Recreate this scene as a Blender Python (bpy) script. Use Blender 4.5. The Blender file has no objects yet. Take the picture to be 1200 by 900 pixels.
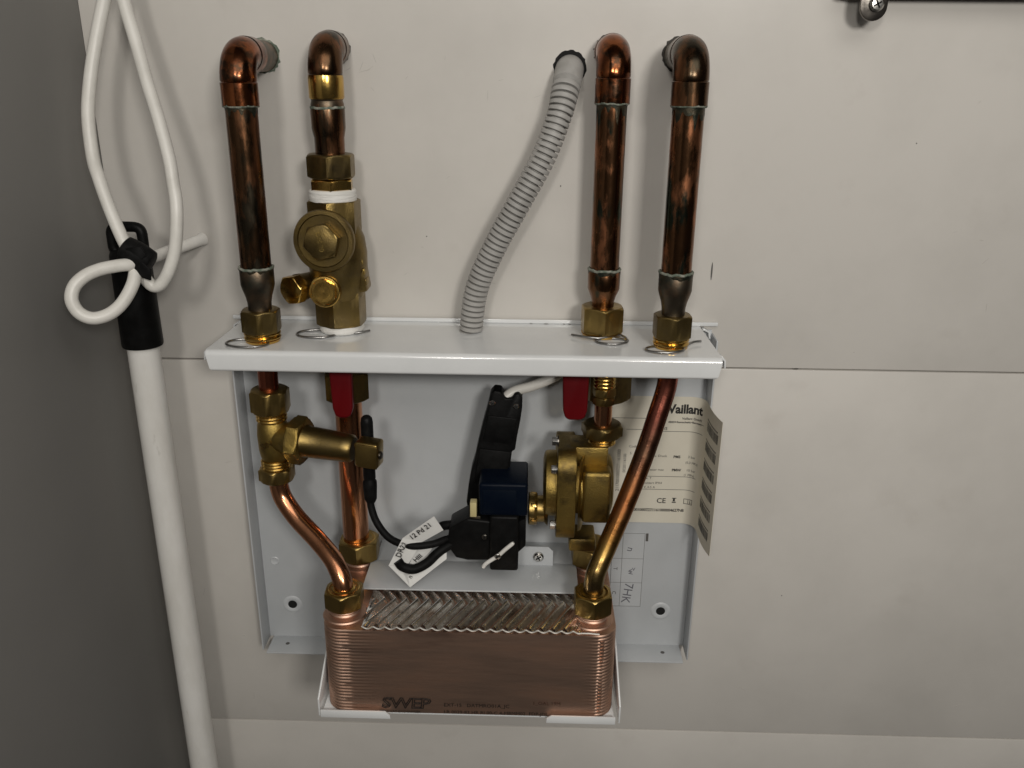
import bpy, bmesh, math, random
from mathutils import Vector, Matrix
random.seed(4)
S = bpy.context.scene
C = S.collection
MM = 0.001
R = math.radians
# ------------------------------------------------------------------ camera
W = 676.0            # camera distance from the wall, mm
PITCH, ROLL, YAW, FPX = R(20.03), R(0.555), R(-1.306), 1000.0
_f = Vector((0, math.cos(PITCH), -math.sin(PITCH))); _u = Vector((0, math.sin(PITCH), math.cos(PITCH))); _x = Vector((1, 0, 0))
_Y = Matrix(((math.cos(YAW), math.sin(YAW), 0), (-math.sin(YAW), math.cos(YAW), 0), (0, 0, 1)))
_f, _u, _x = _Y @ _f, _Y @ _u, _Y @ _x
CX = math.cos(ROLL)*_x + math.sin(ROLL)*_u; CU = -math.sin(ROLL)*_x + math.cos(ROLL)*_u; CF = _f
cam = bpy.data.cameras.new('camera'); cam.sensor_width = 36; cam.lens = FPX/1200*36
cam.clip_start = 0.02; cam.clip_end = 50
camo = bpy.data.objects.new('camera', cam); C.objects.link(camo)
m = Matrix((CX, CU, -CF)).transposed().to_4x4(); m.translation = Vector((0, -W*MM, 0)); camo.matrix_world = m
S.camera = camo
# ------------------------------------------------------------------ world and lamps
w = bpy.data.worlds.new('World'); S.world = w; w.use_nodes = True
w.node_tree.nodes['Background'].inputs[0].default_value = (1.0, 0.95, 0.89, 1); w.node_tree.nodes['Background'].inputs[1].default_value = 0.025
def area(name, loc, tgt, sx, sy, power, col):
    l = bpy.data.lights.new(name, 'AREA'); l.shape = 'RECTANGLE'; l.size = sx; l.size_y = sy; l.energy = power; l.color = col
    o = bpy.data.objects.new(name, l); C.objects.link(o); o.location = loc
    o.rotation_euler = (Vector(tgt)-Vector(loc)).to_track_quat('-Z', 'Y').to_euler(); return o
area('room_lamp', (0.36, -1.30, 0.27), (0.16, 0, -0.30), 0.20, 0.18, 6.7, (1, 0.955, 0.89))
area('room_lamp', (-0.16, -1.35, 0.36), (0.10, 0, -0.30), 0.14, 0.18, 3.4, (1, 0.955, 0.89))
area('ceiling_lamp', (0.35, -1.25, 0.95), (0.14, 0, -0.28), 1.5, 0.7, 7.0, (1, 0.96, 0.90))
S.view_settings.view_transform = 'Standard'; S.view_settings.look = 'None'; S.view_settings.exposure = 0; S.view_settings.gamma = 1
S.view_settings.use_curve_mapping = False
S.render.resolution_x = 1024; S.render.resolution_y = 768

# a point of the place from its bearing (photo pixel) and its distance d (mm) off the wall
def at(px, py, d):
    v = CF + CX*((px-600)/FPX) - CU*((py-450)/FPX)
    t = (W-d)/v.y
    return Vector((v.x*t, -d, v.z*t))
def zr(py, px, d): return at(px, py, d).z
def xr(px, py, d): return at(px, py, d).x

# ------------------------------------------------------------------ materials
MATS = {}
def mat(name, base, rough=0.5, metal=0.0, alt=None, scale=60, amt=(0.4, 0.65), stretch=(1, 1, 1), alt2=None, scale2=25, amt2=(0.55, 0.7), bump=0.0, bscale=300, rvar=0.0, coat=0.0, spec=0.5, sss=0.0):
    M = bpy.data.materials.new(name); M.use_nodes = True; MATS[name] = M
    nt = M.node_tree; N = nt.nodes; L = nt.links; b = N['Principled BSDF']
    b.inputs['Base Color'].default_value = (*base, 1); b.inputs['Roughness'].default_value = rough; b.inputs['Metallic'].default_value = metal
    b.inputs['Specular IOR Level'].default_value = spec
    if coat: b.inputs['Coat Weight'].default_value = coat; b.inputs['Coat Roughness'].default_value = 0.15
    oi = N.new('ShaderNodeObjectInfo'); tc = N.new('ShaderNodeTexCoord'); mp = N.new('ShaderNodeMapping'); mp.inputs['Scale'].default_value = stretch
    L.new(tc.outputs['Object'], mp.inputs[0])
    col = None
    def layer(colour, sc, am, prev, seed):
        n = N.new('ShaderNodeTexNoise'); n.inputs['Scale'].default_value = sc; n.inputs['Detail'].default_value = 6; n.inputs['Roughness'].default_value = 0.6
        n.noise_dimensions = '4D'; ad = N.new('ShaderNodeMath'); ad.operation = 'MULTIPLY_ADD'; ad.inputs[1].default_value = 0.0 if name == 'board' else 37.0; ad.inputs[2].default_value = seed; L.new(oi.outputs['Random'], ad.inputs[0]); L.new(ad.outputs[0], n.inputs['W'])
        L.new(mp.outputs[0], n.inputs['Vector'])
        mr = N.new('ShaderNodeMapRange'); mr.inputs[1].default_value = am[0]; mr.inputs[2].default_value = am[1]; L.new(n.outputs[0], mr.inputs[0])
        mx = N.new('ShaderNodeMix'); mx.data_type = 'RGBA'; L.new(mr.outputs[0], mx.inputs[0])
        if prev is None: mx.inputs[6].default_value = (*base, 1)
        else: L.new(prev, mx.inputs[6])
        mx.inputs[7].default_value = (*colour, 1)
        return mx.outputs[2], mr.outputs[0]
    f1 = None
    if alt: col, f1 = layer(alt, scale, amt, col, 1.7)
    if alt2: col, _ = layer(alt2, scale2, amt2, col, 8.3)
    if col: L.new(col, b.inputs['Base Color'])
    if rvar and f1:
        mr = N.new('ShaderNodeMapRange'); mr.inputs[3].default_value = rough; mr.inputs[4].default_value = min(1, rough+rvar); L.new(f1, mr.inputs[0]); L.new(mr.outputs[0], b.inputs['Roughness'])
    if bump:
        n = N.new('ShaderNodeTexNoise'); n.inputs['Scale'].default_value = bscale; n.inputs['Detail'].default_value = 4; L.new(mp.outputs[0], n.inputs['Vector'])
        bp = N.new('ShaderNodeBump'); bp.inputs['Strength'].default_value = bump; bp.inputs['Distance'].default_value = 0.001; L.new(n.outputs[0], bp.inputs['Height']); L.new(bp.outputs[0], b.inputs['Normal'])
    return M
mat('board', (0.645, 0.62, 0.58), 0.34, alt=(0.56, 0.538, 0.502), scale=6, amt=(0.42, 0.72), alt2=(0.55, 0.52, 0.48), scale2=16, amt2=(0.6, 0.85), bump=0.05, bscale=120)
mat('gap_dark', (0.06, 0.055, 0.05), 0.9)
mat('grey_board', (0.265, 0.26, 0.25), 0.55, alt=(0.24, 0.236, 0.226), scale=6, amt=(0.35, 0.75), bump=0.04, bscale=160)
mat('white_enamel', (0.72, 0.735, 0.74), 0.16, alt=(0.66, 0.675, 0.68), scale=22, amt=(0.4, 0.8), bump=0.05, bscale=300, coat=0.6)
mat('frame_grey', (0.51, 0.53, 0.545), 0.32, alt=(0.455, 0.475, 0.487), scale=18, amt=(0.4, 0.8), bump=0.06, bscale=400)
mat('copper_old', (0.16, 0.078, 0.038), 0.21, 1, alt=(0.40, 0.165, 0.08), scale=85, amt=(0.5, 0.62), stretch=(1, 1, 0.36), alt2=(0.045, 0.055, 0.04), scale2=80, amt2=(0.53, 0.61), bump=0.12, bscale=260, rvar=0.14)
mat('copper_brown', (0.115, 0.062, 0.032), 0.24, 1, alt=(0.22, 0.095, 0.045), scale=95, amt=(0.47, 0.62), stretch=(1, 1, 0.3), alt2=(0.05, 0.04, 0.027), scale2=90, amt2=(0.48, 0.58), bump=0.12, bscale=260, rvar=0.15)
mat('copper_elbow', (0.30, 0.10, 0.038), 0.15, 1, alt=(0.15, 0.052, 0.024), scale=90, amt=(0.42, 0.6), alt2=(0.075, 0.042, 0.025), scale2=110, amt2=(0.5, 0.6), bump=0.15, bscale=200, rvar=0.12)
mat('copper_bright', (0.60, 0.28, 0.15), 0.2, 1, alt=(0.42, 0.18, 0.09), scale=60, amt=(0.45, 0.7), stretch=(1, 1, 0.3), alt2=(0.30, 0.13, 0.07), scale2=35, amt2=(0.55, 0.75), bump=0.08, bscale=250, rvar=0.12)
mat('copper_red', (0.34, 0.105, 0.062), 0.24, 1, alt=(0.16, 0.055, 0.035), scale=60, amt=(0.42, 0.6), stretch=(1, 1, 0.3), alt2=(0.30, 0.19, 0.065), scale2=14, amt2=(0.5, 0.66), bump=0.08, bscale=250, rvar=0.12)
mat('copper_tarnish', (0.115, 0.095, 0.07), 0.42, 1, alt=(0.20, 0.125, 0.075), scale=70, amt=(0.45, 0.7), alt2=(0.06, 0.066, 0.054), scale2=60, amt2=(0.5, 0.7), bump=0.15, bscale=300)
mat('exchanger_copper', (0.66, 0.45, 0.345), 0.44, 1, alt=(0.48, 0.30, 0.215), scale=45, amt=(0.4, 0.7), stretch=(0.3, 0.3, 1.8), alt2=(0.30, 0.185, 0.14), scale2=19, amt2=(0.54, 0.66), bump=0.12, bscale=150, rvar=0.12)
mat('exchanger_plate', (0.88, 0.86, 0.82), 0.2, 1, alt=(0.66, 0.61, 0.55), scale=90, amt=(0.42, 0.62), alt2=(0.42, 0.30, 0.22), scale2=40, amt2=(0.55, 0.68), bump=0.14, bscale=420, rvar=0.15)
mat('brass', (0.36, 0.25, 0.085), 0.30, 1, alt=(0.27, 0.185, 0.065), scale=70, amt=(0.4, 0.7), alt2=(0.17, 0.11, 0.045), scale2=35, amt2=(0.56, 0.74), bump=0.12, bscale=420, rvar=0.12)
mat('brass_cast', (0.36, 0.25, 0.07), 0.38, 1, alt=(0.25, 0.172, 0.05), scale=90, amt=(0.4, 0.7), alt2=(0.14, 0.10, 0.04), scale2=55, amt2=(0.52, 0.66), bump=0.40, bscale=1300, rvar=0.1)
mat('brass_dull', (0.23, 0.162, 0.056), 0.34, 1, alt=(0.165, 0.122, 0.055), scale=80, amt=(0.4, 0.7), alt2=(0.10, 0.073, 0.036), scale2=30, amt2=(0.55, 0.74), bump=0.2, bscale=1200, rvar=0.1)
mat('brass_gold', (0.66, 0.43, 0.12), 0.2, 1, alt=(0.46, 0.28, 0.08), scale=80, amt=(0.4, 0.7), bump=0.08, bscale=400, rvar=0.1)
mat('bright_edge', (0.72, 0.69, 0.64), 0.42, 0.85)
mat('wire_steel', (0.34, 0.335, 0.325), 0.3, 1, alt=(0.22, 0.215, 0.21), scale=200)
mat('steel', (0.62, 0.61, 0.58), 0.24, 1, alt=(0.45, 0.44, 0.42), scale=200, amt=(0.4, 0.7), bump=0.05)
mat('dark_steel', (0.20, 0.185, 0.165), 0.3, 1, alt=(0.12, 0.11, 0.10), scale=120, amt=(0.4, 0.7), bump=0.1)
mat('flux_green', (0.022, 0.027, 0.019), 0.42, 0.75, alt=(0.075, 0.06, 0.038), scale=140, amt=(0.42, 0.62), bump=0.3, bscale=700)
mat('verdigris', (0.12, 0.15, 0.115), 0.75, 0.2, alt=(0.34, 0.34, 0.29), scale=160, amt=(0.45, 0.6), bump=0.5, bscale=900)
mat('tape_white', (0.78, 0.77, 0.74), 0.6, alt=(0.66, 0.65, 0.61), scale=120, amt=(0.4, 0.7), stretch=(0.3, 0.3, 2), bump=0.7, bscale=400)
mat('conduit_grey', (0.39, 0.382, 0.365), 0.5, alt=(0.31, 0.302, 0.285), scale=90, amt=(0.4, 0.7), bump=0.15, bscale=500)
mat('white_plastic', (0.74, 0.73, 0.70), 0.22, alt=(0.63, 0.615, 0.575), alt2=(0.40, 0.38, 0.34), scale2=90, amt2=(0.64, 0.8), stretch=(1, 1, 0.35), scale=50, amt=(0.4, 0.75), bump=0.06, bscale=300)
mat('cord_white', (0.73, 0.715, 0.67), 0.38, alt=(0.62, 0.605, 0.56), scale=60, amt=(0.4, 0.75), bump=0.08, bscale=300)
mat('black_plastic', (0.0045, 0.0045, 0.0045), 0.42, alt=(0.008, 0.008, 0.008), scale=120, bump=0.12, bscale=600, spec=0.1)
mat('black_rubber', (0.004, 0.004, 0.004), 0.55, alt=(0.009, 0.009, 0.009), scale=120, bump=0.15, bscale=700, spec=0.1)
mat('coil_blue', (0.0022, 0.0046, 0.011), 0.38, alt=(0.004, 0.007, 0.013), scale=70, bump=0.1, bscale=400, spec=0.08)
mat('red_vinyl', (0.10, 0.002, 0.004), 0.45, alt=(0.11, 0.002, 0.004), scale=60, bump=0.1, bscale=300, spec=0.2)
mat('paper', (0.70, 0.665, 0.565), 0.55, alt=(0.66, 0.62, 0.52), scale=30, amt=(0.4, 0.75), bump=0.05, bscale=200)
mat('paper_white', (0.70, 0.70, 0.68), 0.55, alt=(0.62, 0.62, 0.60), scale=60, amt=(0.4, 0.75), bump=0.1, bscale=200)
mat('ink', (0.02, 0.019, 0.018), 0.6)
mat('ink_grey', (0.10, 0.095, 0.088), 0.6)
mat('ink_blue', (0.12, 0.12, 0.14), 0.6)
mat('stamp_dark', (0.012, 0.008, 0.006), 0.7, 0.0)
mat('stamp_faint', (0.13, 0.065, 0.045), 0.5, 0.6)
mat('yellow_plastic', (0.55, 0.47, 0.24), 0.4)
mat('void_black', (0.004, 0.004, 0.004), 0.9)
mat('brown_rail', (0.10, 0.085, 0.07), 0.4, 0.6, alt=(0.06, 0.05, 0.045), scale=60)

def heat_tint(M):
    nt = M.node_tree; N = nt.nodes; L = nt.links; b = N['Principled BSDF']; old = b.inputs['Base Color'].links[0].from_socket
    tc = N.new('ShaderNodeTexCoord'); sp_ = N.new('ShaderNodeSeparateXYZ'); L.new(tc.outputs['Object'], sp_.inputs[0])
    n = N.new('ShaderNodeTexNoise'); n.inputs['Scale'].default_value = 45; L.new(tc.outputs['Object'], n.inputs['Vector'])
    ma = N.new('ShaderNodeMath'); ma.operation = 'MULTIPLY_ADD'; ma.inputs[1].default_value = 0.05; L.new(n.outputs[0], ma.inputs[0]); L.new(sp_.outputs[2], ma.inputs[2])
    mr = N.new('ShaderNodeMapRange'); mr.inputs[1].default_value = 0.01; mr.inputs[2].default_value = 0.21; L.new(ma.outputs[0], mr.inputs[0])
    cr = N.new('ShaderNodeValToRGB'); L.new(mr.outputs[0], cr.inputs[0]); e = cr.color_ramp.elements
    e[0].position = 0.05; e[0].color = (0.15, 0.15, 0.105, 1); e[1].position = 1.0; e[1].color = (0.46, 0.12, 0.085, 1)
    for p, c in ((0.2, (0.34, 0.25, 0.08, 1)), (0.34, (0.40, 0.21, 0.05, 1)), (0.46, (0.34, 0.13, 0.045, 1)), (0.62, (0.16, 0.09, 0.055, 1)), (0.8, (0.20, 0.07, 0.05, 1))):
        q = e.new(p); q.color = c
    mx = N.new('ShaderNodeMix'); mx.data_type = 'RGBA'; mx.inputs[0].default_value = 0.2; L.new(cr.outputs[0], mx.inputs[6]); L.new(old, mx.inputs[7]); L.new(mx.outputs[2], b.inputs['Base Color'])
mat('copper_heat', (0.34, 0.105, 0.062), 0.24, 1, alt=(0.10, 0.05, 0.03), scale=60, amt=(0.42, 0.6), bump=0.1, bscale=250, rvar=0.12)
heat_tint(MATS['copper_heat'])
# ------------------------------------------------------------------ mesh helpers (all in mm, world frame)
class MB:
    def __init__(s): s.v = []; s.f = []
    def add(s, vs, fs):
        o = len(s.v); s.v += [Vector(v) for v in vs]; s.f += [tuple(i+o for i in f) for f in fs]; return s
    def build(s, name, material, parent=None, smooth=35):
        return mkobj(name, s.v, s.f, material, parent, smooth)
ORG = {}
def mkobj(name, v, f, material, parent=None, smooth=35, origin=None):
    me = bpy.data.meshes.new(name)
    o0 = ORG[parent.name] if parent else (Vector(origin) if origin is not None else Vector(v[0])*0)
    me.from_pydata([(Vector(p)-o0)*MM for p in v], [], f)
    bm = bmesh.new(); bm.from_mesh(me); bmesh.ops.recalc_face_normals(bm, faces=bm.faces); bm.to_mesh(me); bm.free()
    if smooth: me.shade_smooth(); me.set_sharp_from_angle(angle=R(smooth))
    me.materials.append(MATS[material])
    o = bpy.data.objects.new(name, me); C.objects.link(o)
    if parent: o.parent = parent
    else: o.location = o0*MM
    ORG[o.name] = o0
    return o
def tag(o, label, cat=None, group=None, kind=None):
    o['label'] = label
    if cat: o['category'] = cat
    if group: o['group'] = group
    if kind: o['kind'] = kind
    return o
def thing(name, label, cat, loc, group=None):
    e = bpy.data.objects.new(name, None); C.objects.link(e); e.empty_display_size = 0.02; e.location = Vector(loc)*MM
    ORG[e.name] = Vector(loc); return tag(e, label, cat, group)
def basis(axis):
    a = Vector(axis).normalized(); h = Vector((0, 0, 1)) if abs(a.z) < 0.9 else Vector((1, 0, 0))
    u = h.cross(a).normalized(); return a, u, a.cross(u)
def lathe(mb, org, axis, prof, seg=40, caps=True, rot=0.0):
    a, u, v = basis(axis); org = Vector(org); vs = []; fs = []
    for t, r in prof:
        for k in range(seg):
            q = rot+2*math.pi*k/seg; vs.append(org+a*t+(u*math.cos(q)+v*math.sin(q))*r)
    n = len(prof)
    for i in range(n-1):
        for k in range(seg):
            k2 = (k+1) % seg; fs.append((i*seg+k, i*seg+k2, (i+1)*seg+k2, (i+1)*seg+k))
    if caps: fs.append(tuple(range(seg))[::-1]); fs.append(tuple((n-1)*seg+k for k in range(seg)))
    return mb.add(vs, fs)
def hexnut(mb, org, axis, h, rc, rot=0.0, n=6, ch=0.10):
    """hexagon with the rounded chamfer of a turned nut: corners cut by a cone at both ends"""
    a, u, v = basis(axis); org = Vector(org); seg = n*6; vs = []; fs = []
    ap = rc*math.cos(math.pi/n)
    rings = []
    for t, lim in ((0, rc*(1-1.5*ch)), (rc*ch*0.35, rc*(1-0.8*ch)), (rc*ch*0.9, rc*0.995), (h-rc*ch*0.9, rc*0.995), (h-rc*ch*0.35, rc*(1-0.8*ch)), (h, rc*(1-1.5*ch))): rings.append((t, lim))
    for t, lim in rings:
        for k in range(seg):
            q = 2*math.pi*k/seg; loc = (q % (2*math.pi/n))-math.pi/n
            r = min(ap/math.cos(loc), lim); vs.append(org+a*t+(u*math.cos(q+rot)+v*math.sin(q+rot))*r)
    m_ = len(rings)
    for i in range(m_-1):
        for k in range(seg):
            k2 = (k+1) % seg; fs.append((i*seg+k, i*seg+k2, (i+1)*seg+k2, (i+1)*seg+k))
    fs.append(tuple(range(seg))[::-1]); fs.append(tuple((m_-1)*seg+k for k in range(seg)))
    return mb.add(vs, fs)
def spline(pts, n=10):
    P = [Vector(p) for p in pts]; P = [P[0]*2-P[1]]+P+[P[-1]*2-P[-2]]; out = []
    for i in range(1, len(P)-2):
        for k in range(n):
            t = k/n; a, b, c, d = P[i-1], P[i], P[i+1], P[i+2]
            out.append(0.5*((2*b)+(c-a)*t+(2*a-5*b+4*c-d)*t*t+(3*b-a-3*c+d)*t**3))
    out.append(P[-2]); return out
def tube(mb, pts, r, seg=16, caps=True, closed=False):
    P = [Vector(p) for p in pts]; n = len(P); rr = r if isinstance(r, (list, tuple)) else [r]*n
    T = []
    for i in range(n):
        if closed: d = P[(i+1) % n]-P[i-1]
        else: d = P[min(i+1, n-1)]-P[max(i-1, 0)]
        T.append(d.normalized())
    _, u, v = basis(T[0]); vs = []; fs = []
    for i in range(n):
        if i:
            q = T[i-1].rotation_difference(T[i]); u = q @ u
        u = (u-T[i]*u.dot(T[i])).normalized(); v = T[i].cross(u)
        for k in range(seg):
            a = 2*math.pi*k/seg; vs.append(P[i]+(u*math.cos(a)+v*math.sin(a))*rr[i])
    for i in range(n if closed else n-1):
        j = (i+1) % n
        for k in range(seg):
            k2 = (k+1) % seg; fs.append((i*seg+k, i*seg+k2, j*seg+k2, j*seg+k))
    if caps and not closed: fs.append(tuple(range(seg))[::-1]); fs.append(tuple((n-1)*seg+k for k in range(seg)))
    return mb.add(vs, fs)
def box(mb, c, size, bev=0.6, rot=None, seg=2):
    bm = bmesh.new(); bmesh.ops.create_cube(bm, size=1)
    for v in bm.verts: v.co = Vector((v.co.x*size[0], v.co.y*size[1], v.co.z*size[2]))
    if bev: bmesh.ops.bevel(bm, geom=bm.edges[:], offset=bev, segments=seg, profile=0.5, affect='EDGES')
    bm.verts.index_update(); c = Vector(c); Rm = rot or Matrix.Identity(3)
    mb.add([c+Rm @ v.co for v in bm.verts], [tuple(v.index for v in f.verts) for f in bm.faces]); bm.free(); return mb
def prism(mb, poly, ext, bev=0.0, seg=2):
    """closed polygon (3D points) extruded by the vector ext, edges optionally rounded"""
    bm = bmesh.new(); ext = Vector(ext)
    a = [bm.verts.new(p) for p in poly]; b = [bm.verts.new(Vector(p)+ext) for p in poly]; n = len(poly)
    bm.faces.new(a); bm.faces.new(b[::-1])
    for i in range(n): bm.faces.new((a[i], b[i], b[(i+1) % n], a[(i+1) % n]))
    bmesh.ops.recalc_face_normals(bm, faces=bm.faces)
    if bev: bmesh.ops.bevel(bm, geom=bm.edges[:], offset=bev, segments=seg, profile=0.5, affect='EDGES', clamp_overlap=True)
    bm.verts.index_update()
    mb.add([v.co.copy() for v in bm.verts], [tuple(v.index for v in f.verts) for f in bm.faces]); bm.free(); return mb
def rrect(hw, hh, r, n=6):
    out = []
    for cx, cy, a0 in ((hw-r, hh-r, 0), (-hw+r, hh-r, 90), (-hw+r, -hh+r, 180), (hw-r, -hh+r, 270)):
        for k in range(n+1): a = R(a0+90*k/n); out.append((cx+r*math.cos(a), cy+r*math.sin(a)))
    return out
def threads(z0, z1, r, n, dr=0.8):
    out = []
    for k in range(n):
        a = z0+(z1-z0)*k/n; b = z0+(z1-z0)*(k+1)/n; out += [(a, r-dr), (a*0.6+b*0.4, r), (a*0.4+b*0.6, r)]
    out.append((z1, r-dr)); return out
def text(body, size, org, u, v, material, parent, name='lettering', bold=0.0, align='LEFT', outline=0.0, sx=1.0, shear=0.0, spacing=1.0, fn=None):
    cu = bpy.data.curves.new('t', 'FONT'); cu.body = body; cu.size = size; cu.align_x = align; cu.offset = bold; cu.shear = shear; cu.space_character = spacing
    cu.resolution_u = 2
    if outline: cu.fill_mode = 'NONE'; cu.bevel_depth = outline; cu.bevel_resolution = 1
    to = bpy.data.objects.new('t', cu); C.objects.link(to)
    dg = bpy.context.evaluated_depsgraph_get(); me = bpy.data.meshes.new_from_object(to.evaluated_get(dg))
    u = Vector(u).normalized(); v = Vector(v).normalized(); nrm = u.cross(v); org = Vector(org)
    if fn: vs = [fn(p.co.x*sx, p.co.y) for p in me.vertices]
    else: vs = [org+u*p.co.x*sx+v*p.co.y+nrm*p.co.z for p in me.vertices]
    fs = [tuple(p.vertices) for p in me.polygons]
    bpy.data.objects.remove(to); bpy.data.curves.remove(cu); bpy.data.meshes.remove(me)
    if not fs: return None
    return mkobj(name, vs, fs, material, parent, 0)
Z = Vector((0, 0, 1)); Xv = Vector((1, 0, 0)); OUT = Vector((0, -1, 0))

# ------------------------------------------------------------------ the setting
mb = MB(); box(mb, (130, 26, -80), (940, 20, 1300), 0); wall = mb.build('wall', 'gap_dark', smooth=0); tag(wall, 'dark backing behind the off white wall boards', kind='structure')
S1, S2 = -229.2, -606.5
for z0, z1 in ((S1+0.7, 560), (S2+0.7, S1-0.7), (-730, S2-0.7)):
    mb = MB(); box(mb, (130, 7.5, (z0+z1)/2), (934, 15, z1-z0), 0.7); mb.build('wall_panel', 'board', wall)
def mark(p, sx, sz, mt='gap_dark', ang=0):
    mb = MB(); n = 10; vs = [Vector((p.x, -0.15, p.z))+Vector((sx*math.cos(2*math.pi*k/n)*math.cos(ang)-sz*math.sin(2*math.pi*k/n)*math.sin(ang), 0, sx*math.cos(2*math.pi*k/n)*math.sin(ang)+sz*math.sin(2*math.pi*k/n)*math.cos(ang))) for k in range(n)]
    prism(mb, vs, (0, 0.1, 0)); mb.build('scratch', mt, wall, 0)
mark(at(834, 318, 0), 0.7, 7.5, 'ink_grey'); mark(at(1074, 168, 0), 0.5, 0.5, 'ink_grey')
mark(at(933, 432, 0), 2.2, 0.5, 'gap_dark')
mark(at(500, 277, 0), 0.5, 0.5, 'ink_grey'); mark(at(657, 218, 0), 0.5, 0.7, 'ink_grey'); mark(at(916, 698, 0), 0.5, 0.5, 'ink_grey')
mat('scuff', (0.47, 0.45, 0.42), 0.5)
for k in range(34):
    px, py = random.choice(((random.uniform(420, 660), random.uniform(60, 360)), (random.uniform(845, 1180), random.uniform(40, 830)), (random.uniform(215, 300), random.uniform(430, 820)), (random.uniform(400, 440), random.uniform(60, 130))))
    mark(at(px, py, 0), random.uniform(0.8, 5), random.uniform(0.1, 0.22), 'scuff', random.uniform(0, 3.1))
mb = MB(); box(mb, (-346, -290, -80), (18, 600, 1290), 0.6); o = mb.build('cabinet_wall', 'grey_board'); tag(o, 'grey side board of the cabinet meeting the white wall', kind='structure')

# ------------------------------------------------------------------ white mounting frame
ZS = -192.5
fr = thing('mounting_frame', 'white sheet metal mounting frame with shelf rail and back plate on wall', 'frame', (-47, 0, -505))
# shelf: profile (d, z) extruded along x; ends cut back at the bottom corners
def arc(cx, cz, r, a0, a1, n=6): return [(cx+r*math.cos(R(a0+(a1-a0)*k/n)), cz+r*math.sin(R(a0+(a1-a0)*k/n))) for k in range(n+1)]
prof = [(1, ZS)]+arc(84.5, ZS-4, 4, 90, 0)+arc(86, ZS-13.5, 2.5, 0, -90)+[(80, ZS-16), (80, ZS-14.6)]+arc(85.6, ZS-13.6, 1.0, -90, 0)[1:]+arc(84, ZS-4.3, 2.6, 0, 90)+[(1, ZS-1.7)]
def xe(d, z, s):
    b = -238 if s < 0 else 138.5
    if z < ZS-11: b += -s*(ZS-11-z)*0.75
    if d < 76: b += -s*1.5
    return b
mb = MB(); n = len(prof)
mb.add([(xe(d, z, -1), -d, z) for d, z in prof]+[(xe(d, z, 1), -d, z) for d, z in prof], [tuple(range(n)), tuple(range(n, 2*n))[::-1]]+[(i, (i+1) % n, n+(i+1) % n, n+i) for i in range(n)])
shelf = mb.build('shelf', 'white_enamel', fr, 40)
mb = MB(); box(mb, (-47, -2.2, ZS+1.6), (398, 2.2, 3.2), 0.7); mb.build('shelf_rim', 'white_enamel', shelf)
for s, x0 in ((-1, -238.3), (1, 138.8)):
    mb = MB(); prism(mb, [(x0, -8, ZS-1), (x0+s*2, -8, ZS-1), (x0+s*6, -8, ZS-3.5), (x0+s*7, -8, ZS-9), (x0+s*5.6, -8, ZS-9), (x0+s*4.8, -8, ZS-4), (x0+s*1, -8, ZS-2.4), (x0, -8, ZS-2.4)], (0, 7, 0), 0.2); mb.build('shelf_tab', 'white_enamel', shelf)
    mb = MB(); prism(mb, [(x0, -80, ZS-1), (x0+s*1.5, -80, ZS-1), (x0+s*4, -80, ZS-4), (x0+s*4.4, -80, ZS-10), (x0+s*3.2, -80, ZS-10), (x0+s*2.8, -80, ZS-4.5), (x0+s*0.8, -80, ZS-2.4), (x0, -80, ZS-2.4)], (0, 8, 0), 0.2); mb.build('shelf_tab', 'white_enamel', shelf)
# paint chips on the shelf rear edge
for px in (622, 640, 661, 668):
    p = at(px, 380, 5); mb = MB(); prism(mb, [(p.x+random.uniform(.5, 2)*math.cos(k), -3.6-random.uniform(.2, 1.2)*math.sin(k), ZS+0.15) for k in (0, 1, 2, 3, 4, 5)], (0, 0, 0.12)); mb.build('paint_chip', 'ink_grey', shelf, 0)
XL, XRr, ZB = -243.0, 148.0, -504.0
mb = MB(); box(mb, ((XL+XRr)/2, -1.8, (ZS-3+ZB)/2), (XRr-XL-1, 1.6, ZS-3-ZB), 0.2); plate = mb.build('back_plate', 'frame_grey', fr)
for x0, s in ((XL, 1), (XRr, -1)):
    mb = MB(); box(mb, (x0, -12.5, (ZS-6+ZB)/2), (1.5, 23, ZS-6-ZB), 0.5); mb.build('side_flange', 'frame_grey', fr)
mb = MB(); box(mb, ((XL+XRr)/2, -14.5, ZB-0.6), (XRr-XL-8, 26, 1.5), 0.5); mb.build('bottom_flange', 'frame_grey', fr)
def hole(px, py, r, ring, d=2.6, par=None):
    p = at(px, py, d); mb = MB()
    if ring: lathe(mb, (p.x, -2.4, p.z), OUT, [(0, ring), (0.9, ring*0.86), (1.1, ring*0.7), (0.7, r*1.15), (0.4, r)], 28, False); h = mb.build('screw_boss', 'frame_grey', fr)
    mb = MB(); lathe(mb, (p.x, -2.5, p.z), OUT, [(0, r), (0.35, r)], 24); mb.build('screw_hole', 'void_black' if ring else 'ink_grey', h if ring else fr)
hole(343, 708, 4.2, 9.5); hole(774, 716, 4.2, 9.5)
mb = MB(); p = at(322, 657, 2.6); lathe(mb, (p.x, -2.5, p.z), OUT, [(0, 4.3), (0.5, 4.2), (0.9, 3.6), (0.5, 2.9), (0.3, 1)], 24); mb.build('rivet', 'frame_grey', fr)
for px, py in ((338, 762), (776, 769)):
    p = at(px, py, 14); mb = MB(); lathe(mb, (p.x, -14, ZB+0.1), Z, [(0, 1.9), (0.15, 1.9)], 16); mb.build('screw_hole', 'ink_grey', fr)
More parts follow.
